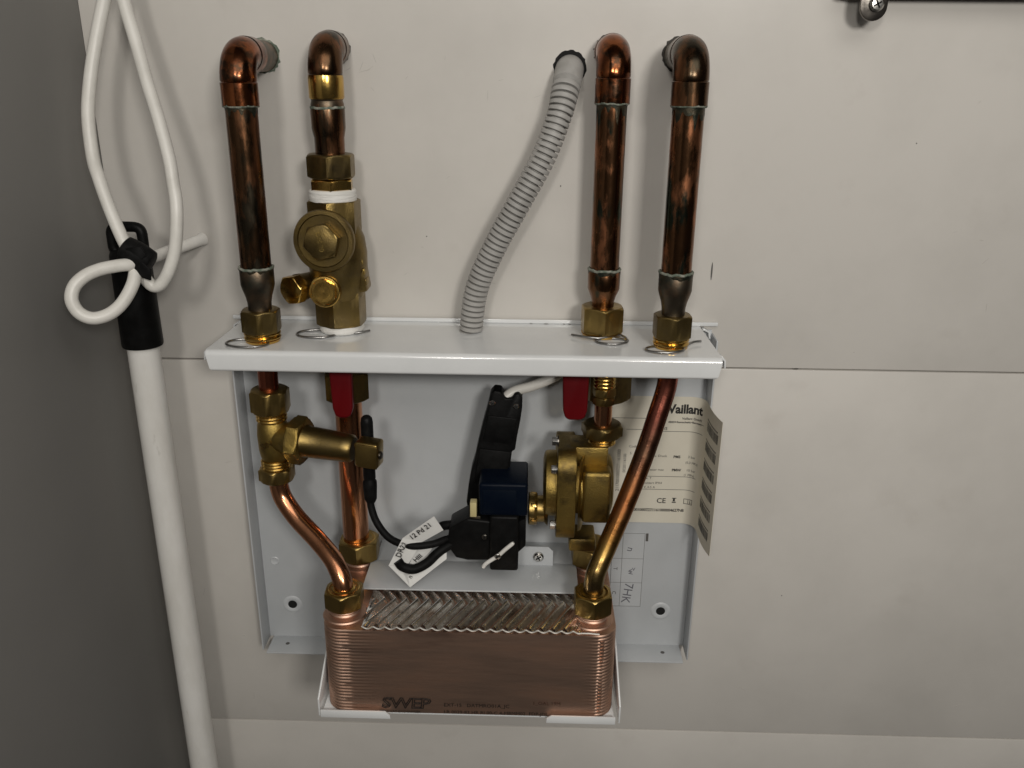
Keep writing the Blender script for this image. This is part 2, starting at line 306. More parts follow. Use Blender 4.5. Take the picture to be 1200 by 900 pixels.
# inner bracket over the exchanger, with its screw tab
ZBR = -395.4
mb = MB(); box(mb, (-46, -62.5, ZBR), (176, 43, 1.5), 0.45); br = mb.build('inner_bracket', 'frame_grey', fr)
mb = MB(); box(mb, (-46, -20.5, ZBR-1.9), (170, 38, 1.5), 0.4); mb.build('bracket_step', 'frame_grey', br)
def upright(px0, px1, pyt, d, cut):
    x0, x1, zt = xr(px0, 655, d), xr(px1, 655, d), zr(pyt, (px0+px1)/2, d)
    mb = MB(); prism(mb, [(x0, -d, ZBR), (x1, -d, ZBR), (x1, -d, zt-cut), (x1-cut, -d, zt), (x0+cut*0.3, -d, zt), (x0, -d, zt-cut*0.3)], (0, 1.6, 0), 0.25); return mb.build('bracket_tab', 'frame_grey', br)
tabp = upright(603, 648, 641, 44, 4)
def screw(p, axis, r, parent, name='screw', mt='steel', cross=True):
    mb = MB(); lathe(mb, p, axis, [(0, r), (r*0.35, r*0.97), (r*0.62, r*0.7), (r*0.66, r*0.3)], 24); s = mb.build(name, mt, parent)
    if cross:
        a, u, v = basis(axis); mb = MB()
        for k in (0.5, 0.5+math.pi/2):
            q = u*math.cos(k)+v*math.sin(k); n_ = a.cross(q); c = Vector(p)+a*(r*0.6)
            prism(mb, [c+q*r*.55+n_*r*.1, c-q*r*.55+n_*r*.1, c-q*r*.55-n_*r*.1, c+q*r*.55-n_*r*.1], a*(r*0.14))
        mb.build('screw_slot', 'void_black', s, 0)
    return s
screw(at(631, 652, 44.1), OUT, 4.6, fr)
# cradle under the exchanger
ZC = -480.5
mb = MB(); box(mb, (-45, -66, ZC), (232, 126, 1.6), 0.4); cr = mb.build('cradle', 'white_enamel', fr)
for pts in ([(-161.5, 0), (-106, 0), (-106.5, 3), (-110, 6.8), (-161.5, 6.8)], [(17, 0), (71.5, 0), (71.5, 6.8), (21, 6.8), (17.5, 4.5)]):
    mb = MB(); prism(mb, [(x, -134.5, ZC-1.2+z) for x, z in pts], (0, 1.5, 0), 0.3); mb.build('cradle_lip', 'white_enamel', cr)
for x0, s in ((-163.5, 1), (74, -1)):
    mb = MB(); prism(mb, [(x0, -133, ZC-1), (x0, -133, ZC+15), (x0+s*1.5, -96, ZC+44), (x0+s*1.5, -60, ZC+48), (x0+s*1.5, -60, ZC-1)], (1.4, 0, 0), 0.3); mb.build('cradle_side', 'white_enamel', cr)

# ------------------------------------------------------------------ heat exchanger
XA, XB, DF, DBk, ZT, ZBm = -157.5, 69.5, 130.0, 12.0, -402.0, -478.8
hx = thing('heat_exchanger', 'copper coloured brazed plate heat exchanger lying in white cradle', 'heat exchanger', ((XA+XB)/2, -70, ZBm))
cx, cy = (XA+XB)/2, -(DF+DBk)/2; hw, hd = (XB-XA)/2, (DF-DBk)/2
ring0 = rrect(hw, hd, 15, 10); ring = []
for k in range(len(ring0)):
    a, b = Vector(ring0[k]), Vector(ring0[(k+1) % len(ring0)]); nn_ = max(1, int((b-a).length/5)); ring += [tuple(a.lerp(b, q/nn_)) for q in range(nn_)]
NR = len(ring); vs = []; fs = []
lay = 26; levels = []
for i in range(lay):
    t0 = ZBm+(ZT-ZBm)*i/lay; h = (ZT-ZBm)/lay
    levels += [(t0, 0), (t0+h*0.3, 1), (t0+h*0.7, 1)]
levels.append((ZT, 0))
for li, (z, on) in enumerate(levels):
    lr = random.Random(li//3)
    for k, (x, y) in enumerate(ring):
        cor = 1.0 if (abs(x) > hw-15.5 and abs(y) > hd-15.5) or abs(x) > hw-0.5 else 0.0
        if y < 0 and x < -hw+42: cor = max(cor, 0.75*min(1, (-hw+42-x)/20))
        off = (0.38*cor)*(1 if on else -0.6)+lr.uniform(-.05, .05)*(1 if cor > 0.02 else 0.25)
        nx, ny = x/hw, y/hd
        vs.append((cx+x+nx**5*off, cy+y+ny**5*off, z))
for i in range(len(levels)-1):
    for k in range(NR):
        k2 = (k+1) % NR; fs.append((i*NR+k, i*NR+k2, (i+1)*NR+k2, (i+1)*NR+k))
fs.append(tuple(range(NR))[::-1]); fs.append(tuple((len(levels)-1)*NR+k for k in range(NR)))
hxb = mkobj('plate_stack', vs, fs, 'exchanger_copper', hx, 50)
mb = MB()
for i in range(22):
    z = ZT-6-i*3.15
    lathe(mb, (XB-11.5, -DF+1.9, z-1.3), Z, [(0, 1.4), (0.5, 2.4), (2.1, 2.4), (2.6, 1.4)], 10)
rb = mb.build('edge_beads', 'exchanger_copper', hxb); rb['kind'] = 'stuff'
# corrugated top: herringbone pressing, wavy front rim
gx0, gx1, gd0, gd1 = -126.0, 42.0, 128.5, 79.0; nx, ny = 260, 40; pitch = 9.0; apex = 93.0
vs = []; fs = []
for j in range(ny+1):
    d = gd0+(gd1-gd0)*j/ny
    for i in range(nx+1):
        x = gx0+(gx1-gx0)*i/nx
        if d > apex: ph = x-(gd0-d)*0.52
        else: ph = x-(gd0-apex)*0.52+(apex-d)*0.7
        w_ = math.sin(2*math.pi*ph/pitch); w_ = math.copysign(abs(w_)**0.9, w_)
        e = min(1, (x-gx0)/6, (gx1-x)/6)
        z = ZT+1.9+3.3*w_*max(0, e)
        vs.append((x, -d, z))
for j in range(ny):
    for i in range(nx): a = j*(nx+1)+i; fs.append((a, a+1, a+nx+2, a+nx+1))
cp = mkobj('corrugated_cover', vs, fs, 'exchanger_plate', hx, 60)
mb = MB(); pts = [(gx0+(gx1-gx0)*i/160, -gd0-0.4, ZT+3.2-2.2*abs(math.sin(math.pi*(gx0+(gx1-gx0)*i/160)/pitch))) for i in range(161)]
pts += [(gx1+6, -gd0-0.4, ZT+1.4), (gx1+14, -gd0-0.2, ZT+0.6)]
tube(mb, pts, 0.8, 8); mb.build('cover_rim', 'bright_edge', cp)
NUTS = []
for x, d, zt, rc in ((-143, 107, -379.5, 16.2), (51.5, 107, -377.5, 16.2), (-145, 35, -377, 18.5), (54.5, 35, -377, 18.5)):
    mb = MB(); lathe(mb, (x, -d, ZT-0.5), Z, [(0, 17.5 if d > 60 else 15), (1.5, 16.5 if d > 60 else 15), (2.2, 13)]+[(2.2+a, b) for a, b in threads(0.2, 8, 12.8, 3)], 40)
    stub = mb.build('port', 'exchanger_copper', hx)
    mb = MB(); hexnut(mb, (x, -d, ZT+7.5), Z, zt-ZT-7.5, rc, rot=R(2)); nn = mb.build('union_nut', 'brass', hx)
    mb = MB(); lathe(mb, (x, -d, zt-0.5), Z, [(0, rc*0.8), (0.8, rc*0.72), (0.4, rc*0.56)], 36); mb.build('nut_collar', 'brass_gold', nn)
# stamped lettering on the front
Fo = -DF-0.75
def fpt(px, py): p = at(px, py, DF+0.8); return Vector((p.x, Fo, p.z))
text('SWEP', 14.2, fpt(447, 829), Xv, Z, 'stamp_dark', hx, outline=0.36, sx=1.14, shear=0.1, spacing=0.92, name='logo')
text('REINHEAT EXCHANGER', 3.0, fpt(445, 834.5), Xv, Z, 'stamp_dark', hx, sx=1.0)
text('EXT-15   DATMRO01A_JC', 4.6, fpt(520, 828), Xv, Z, 'stamp_dark', hx, sx=1.0)
text('1_OAL 19M', 4.4, fpt(624, 826), Xv, Z, 'stamp_faint', hx)
text('LR 0029-83 HR RI 00-C 4-MBMM02  FDP-JDL', 4.4, fpt(520, 836), Xv, Z, 'stamp_dark', hx, sx=1.0)

# ------------------------------------------------------------------ upper copper pipes
def solder(parent, x, d, z, r):
    mb = MB(); pts = [(x+(r+random.uniform(-.1, .25))*math.cos(2*math.pi*k/36), -d+(r+random.uniform(-.1, .25))*math.sin(2*math.pi*k/36), z+random.uniform(-.5, .4)) for k in range(36)]
    tube(mb, pts, 1.0, 8, closed=True); return mb.build('solder_ring', 'verdigris', parent)
def elbow(parent, x, d, zs0, zs1, zc, mt, ring_mt=None, wall_mt='copper_tarnish', sock=13):
    """socket from zs0 up to zs1, bend to the horizontal at height zc, socket, stub into the wall"""
    r = 12.6; br_ = zc-zs1
    pts = [Vector((x, -d, zs0)), Vector((x, -d, zs1-1.2)), Vector((x, -d, zs1-0.5)), Vector((x, -d, zs1))]; rad = [r, r, r-0.75, r-0.3]
    for k in range(1, 13):
        a = R(90*k/12); pts.append(Vector((x, -d+br_*(1-math.cos(a)), zs1+br_*math.sin(a)))); rad.append(r-0.3)
    y0 = -d+br_
    pts += [Vector((x, y0+0.6, zc)), Vector((x, y0+1.4, zc)), Vector((x, min(y0+sock, -3), zc))]; rad += [r-0.8, r, r]
    mb = MB(); tube(mb, pts, rad, 40); e = mb.build('elbow', mt, parent, 40)
    ye = min(y0+sock, -3)
    if ye < -4: mb = MB(); lathe(mb, (x, ye-1, zc), (0, 1, 0), [(0, 11), (-ye+3, 11)], 32); mb.build('wall_stub', wall_mt, parent)
    mb = MB(); n = 40; vs = []
    for k in range(n): q = 2*math.pi*k/n; rr = 11.6+random.uniform(0, 1.7); vs.append((x+rr*math.cos(q), -0.3, zc+rr*math.sin(q)))
    prism(mb, vs, (0, 0.25, 0)); mb.build('wall_seal', 'verdigris' if x < -200 else 'gap_dark', parent, 0)
    return e
def stain(parent, x, d, z, r, lo, hi, seed):
    rnd = random.Random(seed); n = 96; M_ = 30; ln = [lo+(hi-lo)*rnd.random()**2 for _ in range(M_)]; vs = []
    for k in range(n):
        q = k/n*M_; i = int(q); f = q-i; f = f*f*(3-2*f); l = ln[i]*(1-f)+ln[(i+1) % M_]*f; a = 2*math.pi*k/n
        for zz_, rr in ((z, r+0.16), (z-l*0.6, r+0.14), (z-l, r+0.02)): vs.append((x+rr*math.cos(a), -d+rr*math.sin(a), zz_))
    fs = []
    for k in range(n):
        j = (k+1) % n
        for m_ in (0, 1): fs.append((k*3+m_, j*3+m_, j*3+m_+1, k*3+m_+1))
    return mkobj('flux_stain', vs, fs, 'flux_green', parent, 60)
def pipe_run(x, d, label, pxc, ys, mt, mt_el, grp, red_mt, nut_rc, nut_mt='brass_dull'):
    """ys: rows of elbow socket top/bottom, reducer top, taper start, nut top, nut bottom, collar bottom"""
    z = [zr(y, pxc[i], d) for i, y in enumerate(ys)]
    t = thing('copper_pipe', label, 'pipe', (x, -d, ZS), grp)
    zc = z[0]+17
    elbow(t, x, d, z[1], z[0], zc, mt_el)
    mb = MB(); k = 26; lathe(mb, (x, -d, 0), Z, [(z[2]-2+(z[1]+3-z[2])*i/k, 11+0.04*math.sin(i*1.7)) for i in range(k+1)], 40); mb.build('pipe', mt, t)
    solder(t, x, d, z[1], 11.6); solder(t, x, d, z[2], 11.9)
    stain(t, x, d, z[1], 11.0, 2.0, 9 if x < 0 else 17, int(x+300)); stain(t, x, d, z[2]-0.5, 12.35, 0.6, 4, int(x+400))
    mb = MB(); lathe(mb, (x, -d, 0), Z, [(z[4]-2, 8.6), (z[4]+1, 8.6), (z[3]-(z[3]-z[4])*0.72, 8.8), (z[3]-(z[3]-z[4])*0.45, 9.8), (z[3]-(z[3]-z[4])*0.15, 11.6), (z[3], 12.3), (z[2]-0.6, 12.4), (z[2], 12.0)], 40); mb.build('reducer', red_mt, t, 60)
    mb = MB(); hexnut(mb, (x, -d, z[5]), Z, z[4]-z[5], nut_rc, rot=R(4)); nt = mb.build('compression_nut', nut_mt, t)
    mb = MB(); lathe(mb, (x, -d, 0), Z, [(ZS+0.3, nut_rc*0.84), (ZS+2, nut_rc*0.86)]+[(a, b) for a, b in threads(ZS+2, z[5]+0.5, nut_rc*0.9, 2, 1.2)], 40); mb.build('threaded_collar', 'brass_gold', t)
    return t
grp = 'copper pipes above the shelf'
pipe_run(-203, 62, 'brown copper pipe with elbow, leftmost of the four above the shelf', [283, 283, 303, 304, 307, 308, 308], (95, 124, 313, 333, 362, 388, 398), 'copper_brown', 'copper_elbow', grp, 'copper_tarnish', 15.2)
pipe_run(55, 32, 'copper pipe beside the grey corrugated conduit, ending in the widest brass nut', [719, 719, 706, 706, 705, 704, 704], (90, 121, 315, 337, 358, 388, 394), 'copper_old', 'copper_elbow', grp, 'copper_old', 17.6, 'brass')
pipe_run(105, 60, 'streaked copper pipe with elbow, rightmost of the four above the shelf', [808, 808, 792, 791, 790, 789, 789], (94, 124, 319, 340, 368, 395, 402), 'copper_old', 'copper_brown', grp, 'copper_tarnish', 15.0)
# second pipe: short, feeding the strainer valve
x2, d2 = -150.0, 32.0
z2 = lambda y, px=392: zr(y, px, d2)
t = thing('copper_pipe', 'short dark copper pipe with gold banded elbow above the brass valve', 'pipe', (x2, -d2, z2(208)), grp)
elbow(t, x2, d2, z2(88), z2(86), z2(86)+17, 'copper_brown', wall_mt='copper_brown')
mb = MB(); lathe(mb, (x2, -d2, 0), Z, [(z2(116), 12.0), (z2(114), 12.6), (z2(92), 12.7), (z2(87.5), 12.2)], 40); mb.build('gold_band', 'brass_gold', t)
mb = MB(); lathe(mb, (x2, -d2, 0), Z, [(z2(128), 11.7), (z2(122), 12.0), (z2(118), 11.2), (z2(115), 12.0)], 40); mb.build('dark_sleeve', 'copper_tarnish', t)
mb = MB(); lathe(mb, (x2, -d2, 0), Z, [(z2(182), 10.8), (z2(161), 10.9), (z2(158), 11.4), (z2(150), 12.3), (z2(129), 12.4), (z2(126), 12.0)], 40); mb.build('pipe', 'copper_brown', t, 60)
solder(t, x2, d2, z2(126), 11.7)
mb = MB(); hexnut(mb, (x2, -d2, z2(208)), Z, z2(180)-z2(208), 18.6, rot=R(2)); mb.build('compression_nut', 'brass_dull', t)

# ------------------------------------------------------------------ strainer valve on the second pipe
v = thing('strainer_valve', 'aged brass strainer valve with round bolted cap and two test plugs', 'valve', (x2, -d2, ZS))
zt, zb = z2(221), z2(378, 398)
mb = MB(); hexnut(mb, (x2, -d2, z2(224)), Z, z2(209)-z2(224), 16.8, rot=R(8)); mb.build('adaptor', 'brass_gold', v)
mb = MB(); pr = []
for k in range(9): pr += [(z2(236)+(z2(221)-z2(236))*k/8, 17.6+random.uniform(-.25, .35)-(1.3 if k in (0, 8) else 0))]
lathe(mb, (x2, -d2, 0), Z, pr, 40); mb.build('sealing_tape', 'tape_white', v, 70)
mb = MB(); hexnut(mb, (x2+0.5, -d2, z2(272)), Z, z2(234)-z2(272), 20.5, rot=R(-3), ch=0.05); mb.build('upper_hexagon', 'brass_dull', v)
mb = MB(); lathe(mb, (x2+1, -d2, 0), Z, [(z2(352), 15), (z2(345), 18.5), (z2(330), 21), (z2(312), 22.2), (z2(295), 22.4), (z2(278), 21), (z2(262), 17)], 44); body = mb.build('body', 'brass_dull', v, 60)
mb = MB(); hexnut(mb, (x2+1, -d2, zb), Z, z2(338, 398)-zb, 20.0, rot=R(-4), ch=0.05); mb.build('lower_hexagon', 'brass_dull', v)
pc = at(378, 283, 56); ax = Vector((-0.10, -1, 0.06)).normalized()
bc = pc-ax*26
mb = MB(); lathe(mb, bc, ax, [(0, 17), (12, 18), (18, 20.5), (19, 22.6), (24, 23.2), (25.4, 22.4), (25.6, 19.5), (24.8, 18.8), (24.6, 14)], 56); cap = mb.build('cap', 'brass_dull', v, 40)
mb = MB(); hexnut(mb, bc+ax*24.4, ax, 6.5, 14.2, rot=R(14), ch=0.1); cb = mb.build('cap_hexagon', 'brass_dull', cap)
a_, u_, v_ = basis(ax)
uu = Vector((math.cos(R(80)), 0, -math.sin(R(80)))); uu = (uu-ax*uu.dot(ax)).normalized(); vv = ax.cross(uu)*-1
vv = ax.cross(uu)
text('DN 20', 5.2, bc+ax*31.05-uu*7.5-vv*2, uu, vv, 'brass_cast', cb, bold=0.06, name='raised_lettering')
p1 = at(380, 342, 57); axp = Vector((-0.03, -1, 0.10)).normalized()
mb = MB(); lathe(mb, p1-axp*24, axp, [(0, 10), (14, 10.5), (17, 11.6), (20, 12), (23, 11.9), (23.8, 11.2), (24, 9.9), (23.2, 9.6)], 44); pl = mb.build('test_plug', 'brass_gold', v, 30)
mb = MB(); hexnut(mb, p1-axp*1.6, axp, 4.4, 9.9, rot=R(30), ch=0.04); h6 = mb.build('plug_hexagon', 'brass_gold', pl)
mb = MB(); lathe(mb, p1+axp*2.7, axp, [(0, 7.6), (0.25, 7.4), (0.1, 5.2), (0.3, 5), (0.15, 2.6), (0.4, 0.4)], 40); mb.build('turned_face', 'brass_gold', pl)
p0 = at(342, 340, 50); axq = Vector((-0.50, -0.86, -0.03)).normalized()
mb = MB(); lathe(mb, p0-axq*30, axq, [(0, 9), (18, 10), (19.5, 10.6), (23, 10.8), (23.4, 9)], 40); pl2 = mb.build('test_plug', 'brass_dull', v, 30)
mb = MB(); hexnut(mb, p0-axq*6.5, axq, 8.5, 11.8, rot=R(10), ch=0.1); mb.build('plug_hexagon', 'brass_gold', pl2)
for dz, mt in ((0, 'brass_dull'),):
    c = at(426, 312, 32); rot = Matrix.Rotation(R(-8), 3, 'Y')
    mb = MB(); box(mb, c+Vector((-3, 0, 0)), (9, 20, 38), 2.5, rot); sb = mb.build('name_plate', 'brass_dull', body)
    for k in range(4):
        mb = MB(); q = rot @ Vector((4.6, -4-0*k, 13-k*8)); box(mb, c+Vector((-3, 0, 0))+rot @ Vector((4.4, -4, 13-k*8)), (1.4, 11, 4.5), 0.4, rot); mb.build('raised_mark', 'brass_cast', body)
mb = MB(); lathe(mb, (x2+1, -d2, 0), Z, [(ZS+0.4, 15.4), (ZS+1.2, 16.6), (ZS+3, 17.4), (ZS+5, 17.0), (zb+1.5, 17.3)], 40); mb.build('sealing_tape', 'tape_white', v, 70)

# ------------------------------------------------------------------ wire retaining clips on the shelf
def clip(px, py, rx, ry, label, tail, seed):
    rnd = random.Random(seed); c = at(px, py, 60); v_ = CF+CX*((px-600)/FPX)-CU*((py-450)/FPX); tt = (ZS+1.0)/v_.z
    c = Vector((v_.x*tt, -W+v_.y*tt, ZS+1.2))
    pts = []
    for k in range(0, 34):
        a = R(20+k*10.6); pts.append(c+Vector((rx*math.cos(a), ry*math.sin(a), 0.5*math.sin(a*0.5+seed)+k*0.02)))
    pts += [c+Vector(q) for q in tail]
    mb = MB(); tube(mb, spline(pts, 2), 0.95, 10)
    o = mkobj('wire_clip', mb.v, mb.f, 'wire_steel', None, 60, origin=c); tag(o, label, 'wire clip', 'bent wire clips lying on the shelf')
clip(290, 403, 15.5, 10, 'bent steel wire clip on shelf at the leftmost pipe nut', [(16, 9, 1), (12, 14, 1.5)], 1)
clip(371, 391.5, 15, 10, 'bent steel wire clip at the white taped valve foot', [(17, 6, 1), (30, 2, .6), (40, 8, 1)], 2)
clip(717, 400, 12, 8, 'bent steel wire clip under the widest brass nut by the conduit', [(8, 12, 1.2), (-10, 2, 1.5), (-26, 8, 1.5), (-30, 12, 1)], 3)
clip(779, 410, 14, 9, 'bent steel wire clip on shelf at the rightmost pipe nut', [(18, 8, 1.5), (24, 16, 1.5), (30, 18, 1.5)], 4)

# ------------------------------------------------------------------ corrugated conduit
cpth = [at(668, 80, -14), at(667, 84, 4), at(663, 104, 18), at(655, 137, 26), at(637, 184, 30), at(608, 238, 31), at(580, 289, 30), at(559, 338, 29), at(552, 388, 27.5), Vector((-47, -27, ZS-14))]
cs = spline(cpth, 60); L = [0]
for i in range(1, len(cs)): L.append(L[-1]+(cs[i]-cs[i-1]).length)
t = thing('conduit', 'grey corrugated plastic conduit curving from wall hole down to shelf', 'conduit', (-47, -27, ZS))
pts = []; rad = []; pit = 4.35; n = 0; s = 0; i = 0
def along(s):
    import bisect
    i = min(max(bisect.bisect(L, s)-1, 0), len(L)-2); q = (s-L[i])/max(1e-9, L[i+1]-L[i]); return cs[i].lerp(cs[i+1], q)
s = 0
while s < L[-1]:
    pf = 10.6-1.6*min(1, max(0, (s-26)/30))
    if s < 34: pts.append(along(s)); rad.append(10.6); s += 2; continue
    for q, dr in ((0, -2.9), (0.24, -2.9), (0.3, -0.1), (0.36, 0.2), (0.9, 0.2), (0.97, -0.1)):
        pts.append(along(min(s+q*pit, L[-1]))); rad.append(pf+dr)
    s += pit
mb = MB(); tube(mb, pts, rad, 32); mb.build('corrugated_tube', 'conduit_grey', t, 30)
p = at(668, 79, 0); mb = MB(); prism(mb, [(p.x+(12.3+random.uniform(-.6, .6))*math.cos(2*math.pi*k/36), -0.35, p.z+(12.0+random.uniform(-.6, .6))*math.sin(2*math.pi*k/36)) for k in range(36)], (0, 0.3, 0)); mb.build('hole_edge', 'void_black', t, 0)

# ------------------------------------------------------------------ isolation valves with red levers
def iso(x, d, px, pxl, pxr, pyb, label, dl):
    t = thing('isolation_valve', label, 'valve', (x, -d, ZS-40), 'red lever valves under the shelf')
    zn = zr(466, px, d)
    mb = MB(); hexnut(mb, (x, -d, zn), Z, 24, 19.5, rot=R(12), ch=0.12); mb.build('valve_nut', 'brass_dull', t)
    mb = MB(); lathe(mb, (x, -d, zn+23), Z, [(0, 15), (15, 15)], 32); mb.build('valve_body', 'brass_dull', t)
    x0, x1 = xr(pxl, 460, dl), xr(pxr, 460, dl); zb_ = zr(pyb, (pxl+pxr)/2, dl); zt_ = ZS-6
    poly = [(x0, zt_), (x1, zt_), (x1-0.8, zb_+8), (x1-2.6, zb_+2), (x1-6, zb_), (x0+6.5, zb_), (x0+3.5, zb_+2), (x0+1.8, zb_+8)]
    mb = MB(); prism(mb, [(a, -dl-4, b) for a, b in poly], (0, 8, 0), 1.6, 3); mb.build('red_lever', 'red_vinyl', t, 50)
    mb = MB(); box(mb, ((x0+x1)/2+2, -dl+8, zt_-4), (12, d and max(6, dl-d-4), 8), 1); mb.build('lever_stem', 'steel', t)
iso(-147.5, 34, 405, 387, 414.5, 488, 'brass isolation valve with red lever in front of the straight copper pipe', 55)
iso(62, 30, 706, 657.5, 690, 490.5, 'brass isolation valve with red lever above the round brass body', 52)

# ------------------------------------------------------------------ lower copper pipes
tp = thing('copper_pipe', 'straight bright copper pipe running behind the brass drain barrel', 'pipe', (-146, -35, -385), 'copper pipes below the shelf')
mb = MB(); lathe(mb, (-147.5, -34, 0), Z, [(-222, 11), (-392, 11)], 36); o = mb.build('pipe', 'copper_bright', tp)
zz = [zr(562, 327, 62), -325]
lp = spline([(-202, -62, -296), (-201.5, -62, -312), (-198, -64, -325), (-186, -71, -339), (-168, -83, -351), (-153.5, -95, -361), (-146, -103, -371), (-143.2, -106.5, -381), (-143, -107, -398)], 8)
tp = thing('copper_pipe', 'bent bright copper pipe from brass tee down to exchanger front left port', 'pipe', (-143, -107, -385), 'copper pipes below the shelf')
mb = MB(); tube(mb, lp, 7.6, 28); mb.build('pipe', 'copper_bright', tp)
mb = MB(); lathe(mb, (-143, -107, -381.5), Z, [(0, 9.4), (1.8, 9.0), (2.4, 8.0)], 28); mb.build('olive', 'brass_gold', tp)
tp = thing('copper_pipe', 'bent reddish copper pipe from the shelf right end slanting over the rating label', 'pipe', (51.5, -107, -385), 'copper pipes below the shelf')
pp = spline([(105, -60, -196), (105, -60, -216), (103.5, -61, -228), (98.5, -65, -245), (89, -73, -276), (75, -85, -313), (62, -96, -343), (55.5, -102.5, -357), (52.2, -106, -368), (51.5, -107, -398)], 8)
mb = MB(); tube(mb, pp, 7.7, 28); mb.build('pipe', 'copper_heat', tp)

# ------------------------------------------------------------------ brass tee with drain barrel
xt, dt = -202.0, 62.0
t = thing('tee_valve', 'brass compression tee with side drain barrel under the shelf left end', 'valve', (xt, -dt, -305))
zq = lambda y, px=320: zr(y, px, dt)
mb = MB(); lathe(mb, (xt, -dt, ZS-18), Z, [(-40, 7.6), (20, 7.6)], 28); mb.build('pipe_stub', 'copper_red', t)
mb = MB(); hexnut(mb, (xt, -dt, zq(482)), Z, zq(455)-zq(482), 15.8, rot=R(2), ch=0.14); mb.build('compression_nut', 'brass', t)
mb = MB(); lathe(mb, (xt, -dt, 0), Z, threads(zq(492), zq(481), 12, 3), 36); mb.build('thread', 'brass_gold', t)
mb = MB(); lathe(mb, (xt, -dt, 0), Z, [(zq(538), 9.5), (zq(532), 11.2), (zq(525), 12.0), (zq(508), 12.4), (zq(496), 11.6), (zq(490), 9.5)], 36); bt = mb.build('tee_body', 'brass_cast', t, 60)
mb = MB(); lathe(mb, (xt, -dt, 0), Z, threads(zq(547, 325), zq(537, 325), 11.6, 3), 36); mb.build('thread', 'brass_gold', t)
mb = MB(); hexnut(mb, (xt, -dt, zq(562, 326)), Z, zq(546, 326)-zq(562, 326), 14.6, rot=R(-3), ch=0.14); mb.build('compression_nut', 'brass', t)
b0 = Vector((xt, -dt, zq(511))); b1 = at(446, 531, 80); bx = (b1-b0).normalized(); bl = (b1-b0).length
mb = MB(); lathe(mb, b0, bx, [(2, 11.5), (10, 12.6), (15, 14.5), (17, 15)], 36); mb.build('branch_neck', 'brass_cast', bt, 50)
mb = MB(); hexnut(mb, b0+bx*16, bx, 11.5, 19.5, rot=R(8), ch=0.10); hb = mb.build('branch_hexagon', 'brass_cast', t)
a_, u_, v_ = basis(bx)
for k in range(7):
    a = R(35+k*13); q = u_*math.cos(a)+v_*math.sin(a)
mb = MB(); lathe(mb, b0, bx, [(26, 13.5), (28.5, 13.2), (29.5, 12.4), (45, 12.0), (60, 11.2), (66, 10.8), (68, 9)], 40); mb.build('drain_barrel', 'brass_dull', t, 40)
ex = bx; ez = (Z-ex*Z.dot(ex)).normalized(); ey = ez.cross(ex)
rot = Matrix((ex, ey, ez)).transposed()
mb = MB(); box(mb, b0+bx*(bl-9)+Vector((0, -2, 0)), (19, 15, 21), 2.4, rot, 3); lg = mb.build('end_lug', 'brass', t, 40)
mb = MB(); box(mb, b0+bx*(bl-9)+Vector((0, -10.2, 0)), (16, 1.6, 19), 0.7, rot); mb.build('lug_face', 'brass', lg)
screw(b0+bx*(bl+0.2)+Vector((0, -4, 0)), bx, 3.2, lg, 'pin', 'dark_steel', False)
def ringtext(x_, y_):
    a = R(138)-x_/15.5; return b0+bx*27.75+(u_*math.cos(a)+v_*math.sin(a))*(13.9+y_)
text('STAR/5', 3.6, (0, 0, 0), Xv, Z, 'brass_gold', hb, name='raised_lettering', bold=0.12, fn=ringtext)
text('DN', 6.5, Vector((xt-6, -dt-12.3, zq(520))), Vector((0.9, 0, 0.4)), Vector((-0.4, 0, 0.9)), 'brass', bt, name='raised_lettering', outline=0.25)

# ------------------------------------------------------------------ temperature sensor
sp = at(431, 520, 66)
t = thing('temperature_sensor', 'black capsule sensor standing behind the brass end lug with black lead', 'sensor', (sp.x, sp.y, zr(585, 433, 66)))
xs = sp.x
def zs(y, px=432): return zr(y, px, 66)
mb = MB(); lathe(mb, (xs, -66, 0), Z, [(zs(560), 4.9), (zs(495), 4.9), (zs(490), 4.3), (zs(487.5), 2.8), (zs(487), 0.6)], 24); mb.build('capsule', 'black_plastic', t, 60)
mb = MB(); lathe(mb, (xs, -66, 0), Z, [(zs(588), 3.6), (zs(584), 5.0), (zs(570), 5.6), (zs(564), 5.6), (zs(562), 4.6), (zs(545), 4.4)], 24); mb.build('strain_relief', 'black_rubber', t, 60)
mb = MB(); tube(mb, spline([(xs, -66, zs(580)), at(435, 594, 68), at(442, 613, 72), at(457, 631, 78), at(480, 639.5, 82), at(505, 638, 80), at(523, 632, 74), at(540, 628, 66)], 8), 3.0, 14); mb.build('lead', 'black_rubber', t, 60)

# ------------------------------------------------------------------ round brass flow body on the third pipe
t = thing('flow_valve', 'round brass bolted valve body with square top block beside the slanting pipe', 'valve', (56, -45, -385))
dfl = 48.0; xa = 58.0
zf = lambda y, px=702: zr(y, px, dfl)
mb = MB(); lathe(mb, (xa, -dfl, 0), Z, threads(zf(453), zf(436), 9.2, 4), 30); mb.build('thread', 'brass_gold', t)
mb = MB(); hexnut(mb, (xa, -dfl, zf(463)), Z, zf(453)-zf(463), 9.6, rot=R(10), ch=0.12); mb.build('compression_nut', 'brass', t)
mb = MB(); hexnut(mb, (xa, -dfl, zf(473)), Z, zf(462.5)-zf(473), 9.9, rot=R(-6), ch=0.16); mb.build('compression_nut', 'brass', t)
mb = MB(); lathe(mb, (xa, -dfl, 0), Z, [(zf(505), 7.0), (zf(470), 7.0)], 30); mb.build('pipe_stub', 'copper_bright', t)
mb = MB(); hexnut(mb, (xa, -dfl+4, zf(513)), Z, zf(497)-zf(513), 17.2, rot=R(10), ch=0.16); mb.build('collar_nut', 'brass_dull', t)
mb = MB(); lathe(mb, (xa, -dfl, 0), Z, threads(zf(519), zf(510), 11, 3), 30); mb.build('thread', 'brass_gold', t)
zc = zr(566, 680, dfl)
